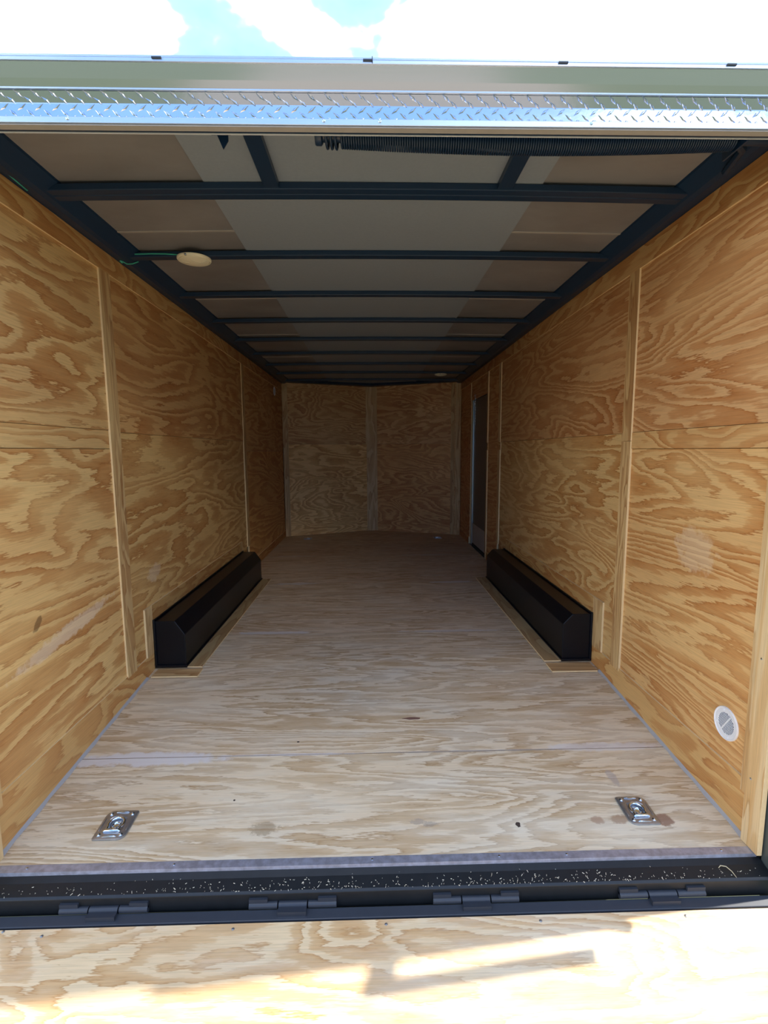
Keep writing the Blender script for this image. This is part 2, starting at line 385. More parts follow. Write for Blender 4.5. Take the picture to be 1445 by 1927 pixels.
def bottom(side, y0, y1, zt, tint):
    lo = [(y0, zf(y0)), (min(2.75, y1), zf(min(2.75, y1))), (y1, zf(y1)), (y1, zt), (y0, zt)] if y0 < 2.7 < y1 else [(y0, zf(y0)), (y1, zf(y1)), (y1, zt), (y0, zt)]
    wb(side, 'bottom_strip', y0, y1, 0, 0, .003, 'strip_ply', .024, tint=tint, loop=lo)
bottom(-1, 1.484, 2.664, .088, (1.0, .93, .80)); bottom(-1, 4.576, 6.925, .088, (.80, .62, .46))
wb(-1, 'wheel_box_batten', 2.584, 2.662, .088, .356, .005, 'batten_ply', .010, True)
wb(-1, 'wheel_box_batten', 2.665, 4.536, .262, .356, .005, 'strip_ply', .010, tint=(.86, .80, .68))
wb(-1, 'wheel_box_batten', 4.539, 4.60, .262, .356, .005, 'batten_ply', .010, True)
# right
wb(1, P_, YR, 2.362, 1.273, 2.03, -.003, 'wall_ply_right', .017, tint=(.98, .84, .76))
wb(1, 'belt_strip', YR, 2.362, 1.194, 1.271, -.001, 'strip_ply', .018, tint=(1.10, 1.04, .95))
wb(1, P_, YR, 2.362, .088, 1.192, -.005, 'wall_ply_right', .015, tint=(1.08, 1.0, .86))
wb(1, P_, 2.440, 4.788, 1.270, 2.03, -.001, 'wall_ply_right', .019, tint=(.88, .74, .66))
wb(1, P_, 2.440, 4.788, .088, 1.268, -.006, 'wall_ply_right', .014, tint=(.98, .95, .84))
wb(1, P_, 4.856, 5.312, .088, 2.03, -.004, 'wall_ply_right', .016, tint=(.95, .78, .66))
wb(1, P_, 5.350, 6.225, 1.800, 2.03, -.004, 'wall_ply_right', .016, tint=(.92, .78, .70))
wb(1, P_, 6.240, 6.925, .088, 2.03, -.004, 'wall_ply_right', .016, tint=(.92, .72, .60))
wb(1, 'batten', 2.358, 2.444, .076, 1.230, .005, 'batten_ply', .010, True, tint=(1.03, 1, .95))
wb(1, 'batten', 2.358, 2.444, 1.232, 2.016, .005, 'batten_ply', .010, True, tint=(.98, .92, .84))
for y0, y1 in ((4.783, 4.862), (5.305, 5.348)):
    wb(1, 'batten', y0, y1, .27 if y0 < 5 else 0, 1.192, .006, 'batten_ply', .011, True)
    wb(1, 'belt_block', y0, y1, 1.194, 1.271, -.001, 'strip_ply', .01)
    wb(1, 'batten', y0, y1, 1.273, 2.016, .006, 'batten_ply', .011, True)
wb(1, 'batten', 6.228, 6.262, 1.800, 2.016, .003, 'batten_ply', .010, True)
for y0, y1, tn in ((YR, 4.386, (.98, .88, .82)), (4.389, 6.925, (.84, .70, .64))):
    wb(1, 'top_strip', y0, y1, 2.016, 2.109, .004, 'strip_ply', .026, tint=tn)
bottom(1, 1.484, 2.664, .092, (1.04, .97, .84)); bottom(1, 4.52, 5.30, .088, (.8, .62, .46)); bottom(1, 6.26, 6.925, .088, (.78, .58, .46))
wb(1, 'wheel_box_batten', 2.555, 2.662, .092, .372, .005, 'batten_ply', .010, True)
wb(1, 'wheel_box_batten', 2.665, 4.50, .270, .372, .005, 'strip_ply', .010, tint=(.92, .86, .74))
# ================================================================== front wall (shallow V)
def frontwall():
    g = G(); g.prism([(XL - .05, 6.95), (0, 7.46), (XR + .05, 6.95), (XR + .05, 7.0), (0, 7.51), (XL - .05, 7.0)], 'z', -.25, 2.2)
    w = struct(g.build('wall_front', 'outer_skin'), 'front wall of plywood sheets meeting at a centre batten')
    for s in (-1, 1):
        xc = XL if s < 0 else XR
        A = Vector((xc, 6.925, 0)); B = Vector((0, 7.425, 0))
        L = (B - A).length
        def fb(name, a0, a1, z0, z1, proud, mat, T, vert, tint):
            d = (B - A).normalized()
            inn = Vector((-d.y, d.x, 0)); inn = inn if inn.y < 0 else -inn
            if not vert:
                # need ax x ay = inn with ay = +Z
                ax = d if d.cross(Vector((0, 0, 1))).dot(inn) > 0 else -d
                st = A + d * (a0 if ax == d else a1)
                o = st + inn * (proud - T); o.z = z0
                board(name, w, o, ax, (0, 0, 1), (a1 - a0, z1 - z0), T, mat, color=tint)
            else:
                ay = d if Vector((0, 0, 1)).cross(d).dot(inn) > 0 else -d
                st = A + d * (a0 if ay == d else a1)
                o = st + inn * (proud - T); o.z = z0
                board(name, w, o, (0, 0, 1), ay, (z1 - z0, a1 - a0), T, mat, color=tint)
        if s < 0:
            fb(P_, 0, L, 1.293, 2.125, 0, 'front_ply', .012, False, (.95, .84, .72))
            fb(P_, .06, L, .0, 1.291, .004, 'front_ply', .016, False, (1.18, 1.10, .88))
        else:
            fb(P_, 0, L, 1.293, 2.125, 0, 'front_ply', .012, False, (1.0, .84, .74))
            fb(P_, 0, L, .0, 1.291, 0, 'front_ply', .012, False, (1.0, .80, .64))
        fb('batten', .002, .075, .0, 2.11, .010, 'trim_ply', .010, True, (.95, .9, .8))
        if s > 0: fb('batten', .085, .14, .0, 2.11, .008, 'trim_ply', .008, True, (.9, .82, .7))
    o = board('batten', w, (-.085, 7.395, 0.0), (0, 0, 1), (1, 0, 0), [(0, 0), (2.12, 0), (2.12, .17), (0, .17)], .001, 'trim_ply')
    bpy.data.objects.remove(o)
    o = board('batten', w, (-.088, 7.405, .0), (0, 0, 1), (-1, 0, 0), (2.12, .176), .014, 'trim_ply', color=(1.02, .98, .88))
    o.location.x = .088
frontwall()

# ================================================================== ceiling
def crown(x): return -.012 * ((x - .011) / 1.23) ** 2
XS = [XL - .04 + (XR - XL + .08) * i / 12 for i in range(13)]
g = G()
lo = [(x, 2.185 + crown(x)) for x in XS]; hi = [(x, 2.215 + crown(x)) for x in XS][::-1]
g.prism(lo + hi, 'y', 1.56, 7.5)
ceil = struct(g.build('ceiling', 'outer_skin', fix=True), 'trailer ceiling of dull metal liner sheets over black steel roof bows')
def liner(x0, x1, y0, y1, zt, mat, n=5, name='liner_sheet'):
    xs = [x0 + (x1 - x0) * i / n for i in range(n + 1)]
    g = G(); g.prism([(x, zt + crown(x)) for x in xs] + [(x, zt + .004 + crown(x)) for x in xs][::-1], 'y', y0, y1)
    return g.build(name, mat, ceil)
yj = [1.45, 2.345, 3.325, 4.305, 5.285, 6.265, 7.0]
for i in range(6):
    for (a, b) in ((XL - .01, -.57), (.61, XR + .01)):
        if i >= 5: a, b = max(a, XL), min(b, XR)
        liner(a, b, yj[i] + .001, yj[i + 1] - .001, 2.168, 'liner_side')
        if i: liner(a, b, yj[i] - .006, yj[i] + .006, 2.1655, 'liner_seam', name='liner_lap')
for i in range(3):
    yy = [1.45, 3.33, 5.21, 7.3]
    liner(-.595, .635, yy[i] + .001, yy[i + 1] - .001, 2.160, 'liner_middle')
def bow(y0, y1, zb=2.134, zt=2.159, xa=XL + .0, xb=XR):
    n = 12; xs = [xa + (xb - xa) * i / n for i in range(n + 1)]
    g = G(); g.prism([(x, zb + crown(x)) for x in xs] + [(x, zt + crown(x)) for x in xs][::-1], 'y', y0, y1)
    o = g.build('roof_bow', 'sky_tinted_steel', ceil)
    md = o.modifiers.new('b', 'BEVEL'); md.width = .003; md.segments = 2; md.limit_method = 'ANGLE'; md.angle_limit = math.radians(40)
    return o
bow(1.925, 1.962); bow(1.965, 2.003)
for i in range(8): bow(2.538 + .6096 * i, 2.586 + .6096 * i)
for (a, b) in ((-.378, -.325), (.468, .522)):
    g = G(); g.box(a, b, 1.46, 1.924, 2.136, 2.158); g.build('roof_brace', 'sky_tinted_steel', ceil)
for (a, b) in ((XL - .02, XL + .085), (XR - .085, XR + .02)):
    s = 1 if a < 0 else -1; e = a if a < 0 else b; i_ = b if a < 0 else a
    g = G(); g.prism([(e, 2.111), (e + s * .060, 2.111), (e + s * .078, 2.118), (e + s * .128, 2.150), (e + s * .135, 2.166), (e, 2.166)], 'y', 1.46, 6.94)
    g.build('roof_rail', 'sky_tinted_steel', ceil)
g = G(); g.prism([(XL, 6.925), (0, 7.42), (XR, 6.925), (XR, 6.86), (0, 7.31), (XL, 6.86)], 'z', 2.128, 2.165); g.build('front_rail', 'sky_tinted_steel', ceil)

# ================================================================== rear posts
posts = {}
for nm, x0, x1, lb in (('trim_1', XL - .07, XL - .004, 'dark steel rear post at the left edge of the opening'), ('trim_2', XR + .004, XR + .07, 'dark steel rear post at the right edge of the opening')):
    g = G(); g.box(x0, x1, 1.35, 1.419, -.25, 2.2); posts[-1 if x0 < 0 else 1] = struct(g.build(nm, 'post_steel'), lb)

# rear corner boards
for side in (-1, 1):
    wb(side, 'corner_board', 1.470, 1.520, .045, 2.016, .004, 'pine_board', .012, True)
    b = wb(side, 'corner_board', 1.412, 1.483, -.108, 2.016, .018, 'pine_board', .016, True)
    b.parent = posts[side]
def screw_head(parent, M, r=.0045, mat='zinc_bright', name='screw'):
    g = G(); g.lathe([(r, 0), (r * .95, r * .35), (r * .5, r * .6), (0.00001, r * .62)], 10)
    o = g.build(name, mat, parent, smooth=True); o.matrix_world = M; return o
for y, z in ((1.462, .532), (1.462, .124), (1.462, .95)):
    screw_head(posts[1], Matrix.Translation((XR - .018, y, z)) @ Matrix.Rotation(-math.pi / 2, 4, 'Y'), .004)

# ================================================================== rear header
hd = empty('rear_header', (0, 1.42, 2.03)); tag(hd, 'wide polished metal header with a diamond tread band over the rear opening', 'header')
HX0, HX1 = XL - .10, XR + .10
def hz(y, m): return 1.1915 + y * m
def hpart(name, prof, mat, smooth=False, bev=0):
    g = G(); g.prism(prof, 'x', HX0, HX1); o = g.build(name, mat, None, smooth)
    o.parent = hd; o.location = -hd.location
    if bev:
        md = o.modifiers.new('b', 'BEVEL'); md.width = bev; md.segments = 3
    return o
zb = hz(1.403, .5987)                                    # bottom of the face strip
zs = hz(1.403, .6105)                                    # top of the face strip
zv = hz(1.405, .633)                                     # top of the upright tread band
# face strip with underside
hpart('bottom_flange', [(1.399, zb), (1.420, zb), (1.420, zs), (1.404, zs), (1.399, zs - .002)], 'soft_aluminium', bev=.0012)
hpart('underside_strip', [(1.4035, zb - .0035), (1.424, zb - .0035), (1.424, zb - .0005), (1.4035, zb - .0005)], 'taupe_underside')
hpart('header_tube', [(1.427, zb + .003), (1.444, zb + .003), (1.444, 2.140), (1.427, 2.140)], 'sky_tinted_steel', bev=.003)
hpart('seal_strip', [(1.4445, zb + .0015), (1.4465, zb + .0015), (1.4465, zb + .010), (1.4445, zb + .010)], 'white_plastic')
# tread plate: upright, then kicked out towards the viewer
ta = math.tan(math.radians(33)); m1 = .6535
# outward leg from (1.405,zv): y = 1.405 - (z-zv)*ta ; reaches slope m1
zt_ = (1.1915 + m1 * (1.405 + zv * ta)) / (1 + m1 * ta); yt = 1.405 - (zt_ - zv) * ta
hpart('tread_plate', [(1.405, zs - .001), (1.405, zv - .002), (1.4045, zv), (yt, zt_), (yt + .004, zt_ + .002), (1.416, zv + .01), (1.416, zs - .001)], 'tread_metal')
# raised lozenges
g = G()
def lozenge(c, u, v, n, L=.014, w=.0032, h=.0015):
    pts = [c - u * L, c + v * w, c + u * L, c - v * w]
    top = [c - u * L * .55 + n * h, c + v * w * .35 + n * h, c + u * L * .55 + n * h, c - v * w * .35 + n * h]
    g.add(pts + top, [[4, 5, 6, 7], [0, 1, 5, 4], [1, 2, 6, 5], [2, 3, 7, 6], [3, 0, 4, 7]])
pit = .0435
nx = int((HX1 - HX0) / pit)
X = Vector((1, 0, 0))
dirs = [((zs, zv), Vector((0, 0, 1)), Vector((0, -1, 0)), lambda z: 1.4048), ((zv, zt_), Vector((0, -math.sin(math.radians(33)), math.cos(math.radians(33)))), Vector((0, -math.cos(math.radians(33)), -math.sin(math.radians(33)))), lambda z: 1.4046 - (z - zv) * ta)]
for i in range(nx):
    x = HX0 + (i + .5) * pit
    rows = [(zs + .0085, 0, 1), (zs + .0225, .5, -1), (zv + .003, 0, 1), (zv + .014, .5, 1), (zs - .002 + .003, .5, -1)]
    for (z, ph, s) in rows:
        k = 0 if z < zv else 1
        U, N, fy = dirs[k][1], dirs[k][2], dirs[k][3]
        a = math.radians(38 * s)
        ud = (X * math.cos(a) - U * math.sin(a) * 1.0)
        vd = N.cross(ud).normalized()
        c = Vector((x + ph * pit, fy(z), z))
        lozenge(c, ud, vd, N, L=.0145 if z > zs + .006 else .006, w=.0038, h=.0021)
o = g.build('tread_pattern', 'tread_metal', None, fix=False); o.parent = hd; o.location = -hd.location; o['kind'] = 'stuff'
# extrusion above: small lip, sloping fascia, top rail
y2 = yt - .004; m2 = .6581
z2 = hz(y2, m2)
hpart('fascia_lip', [(yt + .003, zt_ + .001), (y2 - .003, z2 - .004), (y2 - .004, z2), (y2 + .01, z2 + .002)], 'soft_aluminium', bev=.0008)
tb = math.tan(math.radians(28)); m3 = .7026
z3 = (1.1915 + m3 * (y2 + z2 * tb)) / (1 + m3 * tb); y3 = y2 - (z3 - z2) * tb
hpart('fascia', [(y2, z2), (y2 - .35 * (z3 - z2) * tb - .0015, z2 + .35 * (z3 - z2)), (y3, z3), (y3 + .02, z3 + .002), (y2 + .03, z2 + .01)], 'aluminium', bev=.0006)
z4 = hz(y3 - .004, .7155)
hpart('top_rail', [(y3 - .004, z3 - .001), (y3 - .005, z3 + .45 * (z4 - z3)), (y3 - .001, z3 + .52 * (z4 - z3)), (y3 - .003, z3 + .6 * (z4 - z3)), (y3 - .004, z4 - .001), (y3 + .004, z4), (y3 + .02, z4), (y3 + .02, z3 - .001)], 'soft_aluminium', bev=.0008)
hpart('header_back', [(1.425, 2.145), (1.425, 2.168), (y3 + .018, z3 + .006), (y3 + .018, z3 + .002), (1.417, z2)], 'outer_skin')
def hscrew(x, y, z, n=(0, -1, 0), r=.005, mat='zinc_bright'):
    q = Vector(n).to_track_quat('Z', 'Y').to_matrix().to_4x4()
    o = screw_head(None, Matrix.Translation((x, y, z) ) @ q, r, mat)
    o.parent = hd; o.matrix_parent_inverse = Matrix.Translation(-hd.location)
for x in (-.77, -.115, .03, .585, 1.08, -1.1): hscrew(x, 1.399, (zb + zs) / 2 + .001, r=.0042)
for x in (-1.0, -.52, .0, .49, .92): 
    g = G(); g.box(x - .012, x + .012, y3 - .0085, y3 - .004, z3 + .25 * (z4 - z3), z3 + .5 * (z4 - z3)); o = g.build('rail_clip', 'hinge_steel'); o.parent = hd; o.location = -hd.location
g = G(); g.box(.010, .0118, y3 - .0055, y3 + .0, z3, z4 + .0008); o = g.build('rail_joint', 'rubber'); o.parent = hd; o.location = -hd.location

# ================================================================== ramp spring behind the header
sp = empty('ramp_spring', (.45, 1.55, 2.09)); tag(sp, 'long black coil spring running behind the rear header, sagging at mid span', 'spring')
def spc(t):                                              # centre line of the spring
    x = -.13 + t * 1.20
    return Vector((x, 1.55, 2.094 - .016 * math.sin(math.pi * min(1, t * 1.0)) ))
def helix(t0, t1, turns, R, r, name):
    g = G(); n = int(turns * 14); pts = []
    for i in range(n + 1):
        k = i / n; c = spc(t0 + (t1 - t0) * k); a = 2 * math.pi * turns * k
        pts.append(c + Vector((0, math.cos(a), math.sin(a))) * R)
    # rings laid out directly for speed
    vs = []; fs = []; m = 5
    for i, q in enumerate(pts):
        k = i / n; c = spc(t0 + (t1 - t0) * k); rad = (q - c).normalized()
        for j in range(m):
            b = 2 * math.pi * j / m; vs.append(q + rad * (r * math.cos(b)) + Vector((r * math.sin(b), 0, 0)))
    for i in range(n):
        for j in range(m):
            a = i * m + j; b = i * m + (j + 1) % m; fs.append([a, b, b + m, a + m])
    g.add(vs, fs); o = g.build(name, 'sky_tinted_steel', None, smooth=False, fix=False)
    o.data.polygons.foreach_set('use_smooth', [True] * len(o.data.polygons))
    o.parent = sp; o.location = -sp.location; return o
helix(.04, 1.0, 165, .0285, .0031, 'coil'); helix(0.0, .035, 3.2, .031, .0036, 'coil')
g = G(); g.tube([spc(-.012), spc(0), spc(.3), spc(.6), spc(1.0), spc(1.09)], .0165, 10); o = g.build('core_rod', 'sky_tinted_steel', None, True); o.parent = sp; o.location = -sp.location
g = G(); g.lathe([(.00001, 0), (.024, 0), (.026, .004), (.026, .018), (.021, .022), (.00001, .022)], 20, M=Matrix.Translation(spc(-.02)) @ Matrix.Rotation(math.pi / 2, 4, 'Y')); o = g.build('end_cone', 'sky_tinted_steel', None, True); o.parent = sp; o.location = -sp.location
g = G(); g.box(-.155, -.150, 1.52, 1.58, 2.085, 2.135); o = g.build('hanger_plate', 'sky_tinted_steel'); o.parent = sp; o.location = -sp.location
g = G(); g.box(1.075, 1.081, 1.50, 1.60, 2.06, 2.135); o = g.build('hanger_plate', 'sky_tinted_steel'); o.parent = sp; o.location = -sp.location
bk = empty('header_bracket', (-.42, 1.53, 2.10)); tag(bk, 'small pointed dark bracket hanging behind the header left of centre', 'bracket')
g = G(); g.prism([(-.43, 2.10), (-.398, 2.10), (-.398, 2.068), (-.413, 2.045), (-.430, 2.085)], 'y', 1.53, 1.535); o = g.build('pointed_tab', 'sky_tinted_steel'); o.parent = bk; o.location = -bk.location
g = G(); g.box(-.45, -.395, 1.50, 1.55, 2.092, 2.135); o = g.build('mounting_block', 'sky_tinted_steel'); o.parent = bk; o.location = -bk.location
g = G(); g.tube([(1.04, 1.55, 2.08), (1.10, 1.57, 2.095), (1.15, 1.62, 2.105), (1.19, 1.75, 2.11)], .012, 8); o = g.build('cable_arm', 'sky_tinted_steel', None, True); o.parent = sp; o.location = -sp.location

# ================================================================== rear sill with hinges
sl = empty('rear_sill', (0, 1.40, -.15)); tag(sl, 'black steel sill dusted with sawdust between floor and ramp', 'sill')
def spart(o): o.parent = sl; o.location = -sl.location; return o
SX0, SX1 = XL - .002, XR + .002
g = G(); g.prism([(1.438, zf(1.44) - .004), (1.438, -.20), (1.362, -.20), (1.362, -.146), (1.368, -.141), (1.405, -.131), (1.425, -.122)], 'x', SX0, SX1)
o = spart(g.build('sill_channel', 'sill_steel')); md = o.modifiers.new('b', 'BEVEL'); md.width = .0025; md.segments = 3; md.limit_method = 'ANGLE'; md.angle_limit = .5
g = G(); g.prism([(1.452, zf(1.452) + .0015), (1.425, zf(1.425) + .0015), (1.424, zf(1.425) - .012), (1.427, zf(1.425) - .012), (1.428, zf(1.425) - .001), (1.452, zf(1.452) + .0002)], 'x', SX0 + .01, SX1 - .01)
spart(g.build('edge_angle', 'angle_metal'))
for x in (-1.10, -.64, -.01, .40, .62, 1.13):
    o = screw_head(None, Matrix.Translation((x, 1.440, zf(1.44) + .0015)), .0038, 'zinc_bright'); o.parent = sl; o.matrix_parent_inverse = Matrix.Translation(-sl.location)
g = G(); rnd = random.Random(5)
for i in range(420):
    x = rnd.uniform(SX0 + .02, SX1 - .02) if rnd.random() < .5 else rnd.gauss(rnd.choice([-.45, -.1, .35, .7]), .16)
    if not (SX0 + .02 < x < SX1 - .02): continue
    y = 1.367 + abs(rnd.gauss(0, .018)); y = min(y, 1.42)
    z = -.1415 + (y - 1.368) * .27 + .0008
    s = rnd.choice([.0005, .0006, .0008, .0012]); a = rnd.uniform(0, 3.14); l = s * rnd.uniform(1, 3)
    c, d = math.cos(a), math.sin(a)
    q = [(x + c * l - d * s * .5, y + (d * l + c * s * .5)), (x - c * l - d * s * .5, y + (-d * l + c * s * .5)), (x - c * l + d * s * .5, y + (-d * l - c * s * .5)), (x + c * l + d * s * .5, y + (d * l - c * s * .5))]
    g.add([(a_, b_, -.1415 + (b_ - 1.368) * .27 + h) for h in (0, .0014) for a_, b_ in q], [[4, 5, 6, 7], [0, 1, 5, 4], [1, 2, 6, 5], [2, 3, 7, 6], [3, 0, 4, 7]])
o = spart(g.build('sawdust', 'chips', fix=True)); o['kind'] = 'stuff'
g = G(); g.tube([(1.088, 1.392, -.128), (1.095, 1.394, -.122), (1.11, 1.39, -.122), (1.122, 1.38, -.13), (1.128, 1.366, -.139)], [.0009, .0013, .0013, .0011, .0007], 6)
tag(g.build('dry_grass_stalk', 'straw', None, True), 'curved dry grass stalk lying at the right end of the black sill', 'grass stalk')

# ================================================================== ramp door
RS = .23
def zr(y): return -.190 - RS * (1.345 - y)
rp = empty('ramp_door', (0, 1.345, -.19)); tag(rp, 'lowered plywood ramp door hinged to the sill in front of the camera', 'ramp')
def rpart(o): o.parent = rp; o.location = -rp.location; return o
g = G(); g.prism([(1.352, zr(1.352)), (1.322, zr(1.322)), (1.322, zr(1.322) - .05), (1.352, zr(1.352) - .05)], 'x', XL + .004, XR - .004); o = rpart(g.build('ramp_frame', 'hinge_steel'))
md = o.modifiers.new('b', 'BEVEL'); md.width = .002; md.segments = 2
L = (1.320 - (-.55)); ax = Vector((-1, 0, 0)); ay = Vector((0, -1, -RS)).normalized()
# local x = -X (grain), local y = down the ramp, normal = (-X) x (-Y) = +Z
W = XR - XL - .02
org = Vector((XR - .01, 1.320, zr(1.320) - .018))
o = board('ramp_sheet', None, org, ax, ay, (W, 1.218), .018, 'ramp_ply'); o.parent = rp; o.matrix_parent_inverse = Matrix.Translation(-rp.location)
org2 = org + ay * 1.221
o = board('ramp_sheet', None, org2, ax, ay, (W, .68), .018, 'ramp_ply'); o.parent = rp; o.matrix_parent_inverse = Matrix.Translation(-rp.location)
g = G(); 
for x0 in (XL + .005, -.3, .3, XR - .055): g.prism([(1.32, zr(1.32) - .02), (-.52, zr(-.52) - .02), (-.52, zr(-.52) - .05), (1.32, zr(1.32) - .05)], 'x', x0, x0 + .05)
rpart(g.build('ramp_underframe', 'post_steel'))
for x, y in ((-1.09, 1.312), (-.97, 1.298), (-.42, 1.302), (.03, 1.303), (.49, 1.300), (.93, 1.302)):
    o = screw_head(None, Matrix.Translation((x, y, zr(y))), .0045, 'zinc'); o.parent = rp; o.matrix_parent_inverse = Matrix.Translation(-rp.location)
for (a, b) in ((-.954, -.687), (-.387, -.118), (.174, .442), (.752, 1.025)):
    w = (b - a) / 3
    for k in range(3):
        g = G(); x0, x1 = a + k * w + .002, a + (k + 1) * w - .002
        if k == 1:
            g.tube([(x0, 1.3585, -.180), (x1, 1.3585, -.180)], .0105, 14); g.box(x0, x1, 1.330, 1.357, -.1935, -.1785)
        else:
            g.tube([(x0, 1.3585, -.180), (x1, 1.3585, -.180)], .0105, 14); g.box(x0 if k == 0 else x0 + .03, x1 - .03 if k == 0 else x1, 1.354, 1.364, -.178, -.158)
        o = rpart(g.build('hinge_knuckle', 'hinge_steel', None, True))

# ================================================================== wheel boxes
def wheel_box(side, label):
    if side < 0: pr = [(XL + .0068, 0), (-1.045, 0), (-1.045, .188), (-1.098, .265), (XL + .0068, .265)]; y0, y1 = 2.667, 4.57
    else: pr = [(XR - .0068, 0), (1.072, 0), (1.072, .215), (1.125, .272), (XR - .0068, .272)]; y0, y1 = 2.667, 4.53
    root = empty('wheel_box', ((pr[0][0] + pr[1][0]) / 2, (y0 + y1) / 2, 0)); tag(root, label, 'wheel box', 'steel wheel boxes along the walls')
    def pp(o): o.parent = root; o.location = -root.location; return o
    g = G(); g.prism(pr, 'y', y0, y1); o = pp(g.build('box_shell', 'black_paint'))
    md = o.modifiers.new('b', 'BEVEL'); md.width = .0035; md.segments = 3
    s = -side
    g = G(); x = pr[1][0]
    g.box(*sorted((x, x + s * .008)), y0 - .010, y1 + .004, .0005, .012)
    g.box(*sorted((pr[0][0], x + s * .008)), y0 - .012, y0 - .001, .0005, .014)
    xa = pr[0][0]
    g.box(*sorted((xa, xa + s * .010)), y0 - .010, y0 - .001, .0, pr[3][1] + .012)
    g.box(*sorted((xa, xa + s * .010)), y0 - .010, y1 + .004, pr[3][1] + .001, pr[3][1] + .010)
    o = pp(g.build('weld_flange', 'black_paint')); md = o.modifiers.new('b', 'BEVEL'); md.width = .003; md.segments = 2
    return root
wheel_box(-1, 'long black steel wheel box against the left plywood wall')
wheel_box(1, 'long black steel wheel box against the right plywood wall')
# thin floor strips round the boxes
def fstrip(x0, x1, y0, y1, along, tint):
    if along == 'y': o = board('floor_strip', floor, (x1, y0, .0003), (0, 1, 0), (-1, 0, 0), (y1 - y0, x1 - x0), .006, 'trim_ply', color=tint)
    else: o = board('floor_strip', floor, (x0, y0, zf((y0 + y1) / 2) + .0003), (1, 0, 0), (0, 1, 0), (x1 - x0, y1 - y0), .007, 'trim_ply', color=tint)
fstrip(-1.036, -.955, 2.655, 4.56, 'y', (.74, .68, .58)); fstrip(XL + .025, -.950, 2.560, 2.652, 'x', (1.0, .92, .8))
fstrip(.968, 1.063, 2.655, 4.52, 'y', (.80, .72, .62)); fstrip(.974, XR - .02, 2.545, 2.652, 'x', (.95, .82, .68))

# ================================================================== recessed D-ring tie downs
def tie_down(x, y, w, l, mirror, label, rot=0.0):
    """mirror=+1: cut corners far-left and near-right"""
    z = zf(y); s = math.atan(.085) if y < 2.75 else 0
    root = empty('tie_down_ring', (x, y, z)); root.rotation_euler = (s, 0, 0)
    tag(root, label, 'tie-down', 'tie-down rings in the floor corners')
    hw, hl = w / 2, l / 2
    out = []
    def corner(cx, cy, r, a0):
        for k in range(7):
            a = math.radians(a0 + 90 * k / 6); out.append((cx + r * math.cos(a), cy + r * math.sin(a)))
    rb, rs = .026, .007
    r1, r2, r3, r4 = ((rs, rb, rs, rb) if mirror > 0 else (rb, rs, rb, rs))   # NE, NW, SW, SE
    corner(hw - r1, hl - r1, r1, 0); corner(-hw + r2, hl - r2, r2, 90); corner(-hw + r3, -hl + r3, r3, 180); corner(hw - r4, -hl + r4, r4, 270)
    R = .039; n = len(out); g = G()
    H0, H1 = .0005, .0075
    inn = []
    for (a, b) in out:
        t = math.atan2(b, a); inn.append((R * math.cos(t), R * math.sin(t)))
    mid = [(a * .93, b * .93) for a, b in out]
    levels = [[(a, b, H0) for a, b in out], [(a, b, H1 - .002) for a, b in out], [(a, b, H1) for a, b in mid], [(a, b, H1) for a, b in inn],
              [(a * .93, b * .93, H1 - .0035) for a, b in inn], [(a * .80, b * .80, H1 - .0062) for a, b in inn], [(a * .45, b * .45, H1 - .0066) for a, b in inn], [(a * .05, b * .05, H1 - .0066) for a, b in inn]]
    vs = [q for lv in levels for q in lv]; fs = []
    for i in range(len(levels) - 1):
        for j in range(n):
            a = i * n + j; b = i * n + (j + 1) % n; fs.append([a, b, b + n, a + n])
    fs.append([(len(levels) - 1) * n + j for j in range(n)])
    g.add(vs, fs); g.build('plate', 'zinc', root, True)
    def rbar(x0, y0, x1, y1, r, zc, name, mat='zinc_bright'):
        g = G(); g.tube([(x0, y0, zc - r), (x0 + (x1 - x0) * .06, y0 + (y1 - y0) * .06, zc), (x1 - (x1 - x0) * .06, y1 - (y1 - y0) * .06, zc), (x1, y1, zc - r)], r, 8); return g.build(name, mat, root, True)
    rbar(-.022, hl - .010, .022, hl - .010, .0022, H1 + .0006, 'rib'); rbar(-.022, -hl + .010, .022, -hl + .010, .0022, H1 + .0006, 'rib')
    rbar(-hw + .009, -.028, -hw + .009, .026, .0018, H1 + .0002, 'rib', 'zinc'); rbar(hw - .009, -.026, hw - .009, .028, .0018, H1 + .0002, 'rib', 'zinc')
    for sx in (-1, 1):
        for sy in (-1, 1):
            M = Matrix.Translation((sx * (hw - .017), sy * (hl - .017), H1))
            g = G(); g.lathe([(.0068, -.001), (.0066, .0018), (.0045, .0036), (.0012, .0042), (.0012, .0030), (.00001, .0030)], 14, M=M); g.build('screw', 'zinc_bright', root, True)
    # ring: arc plus straight bar, lying in the pan
    g = G(); pts = []
    for k in range(25):
        a = math.radians(-35 + 250 * k / 24); pts.append((.0255 * math.cos(a), .0255 * math.sin(a) + .002, H1 + .001))
    g.tube(pts, .0048, 10); g.tube([pts[0], (pts[0][0], -.030, H1 + .001)], .0048, 8); g.tube([pts[-1], (pts[-1][0], -.030, H1 + .001)], .0048, 8)
    g.build('ring', 'zinc_bright', root, True)
    g = G(); g.lathe([(.0165, H1 - .0062), (.0155, H1 - .003), (.0125, H1 - .0018), (.010, H1 - .003), (.008, H1 - .0058), (.00001, H1 - .0060)], 24); g.build('centre_boss', 'zinc_bright', root, True)
    g = G(); g.tube([(-.026, -.030, H1 + .001), (-.022, -.030, H1 + .0045), (.022, -.030, H1 + .0045), (.026, -.030, H1 + .001)], .0052, 10); g.build('clamp_bar', 'zinc_bright', root, True)
    return root
tie_down(-.900, 1.597, .108, .122, 1, 'recessed zinc tie-down ring in the floor at the rear left')
tie_down(.940, 1.606, .106, .124, -1, 'recessed zinc tie-down ring at the rear right beside brown stains')
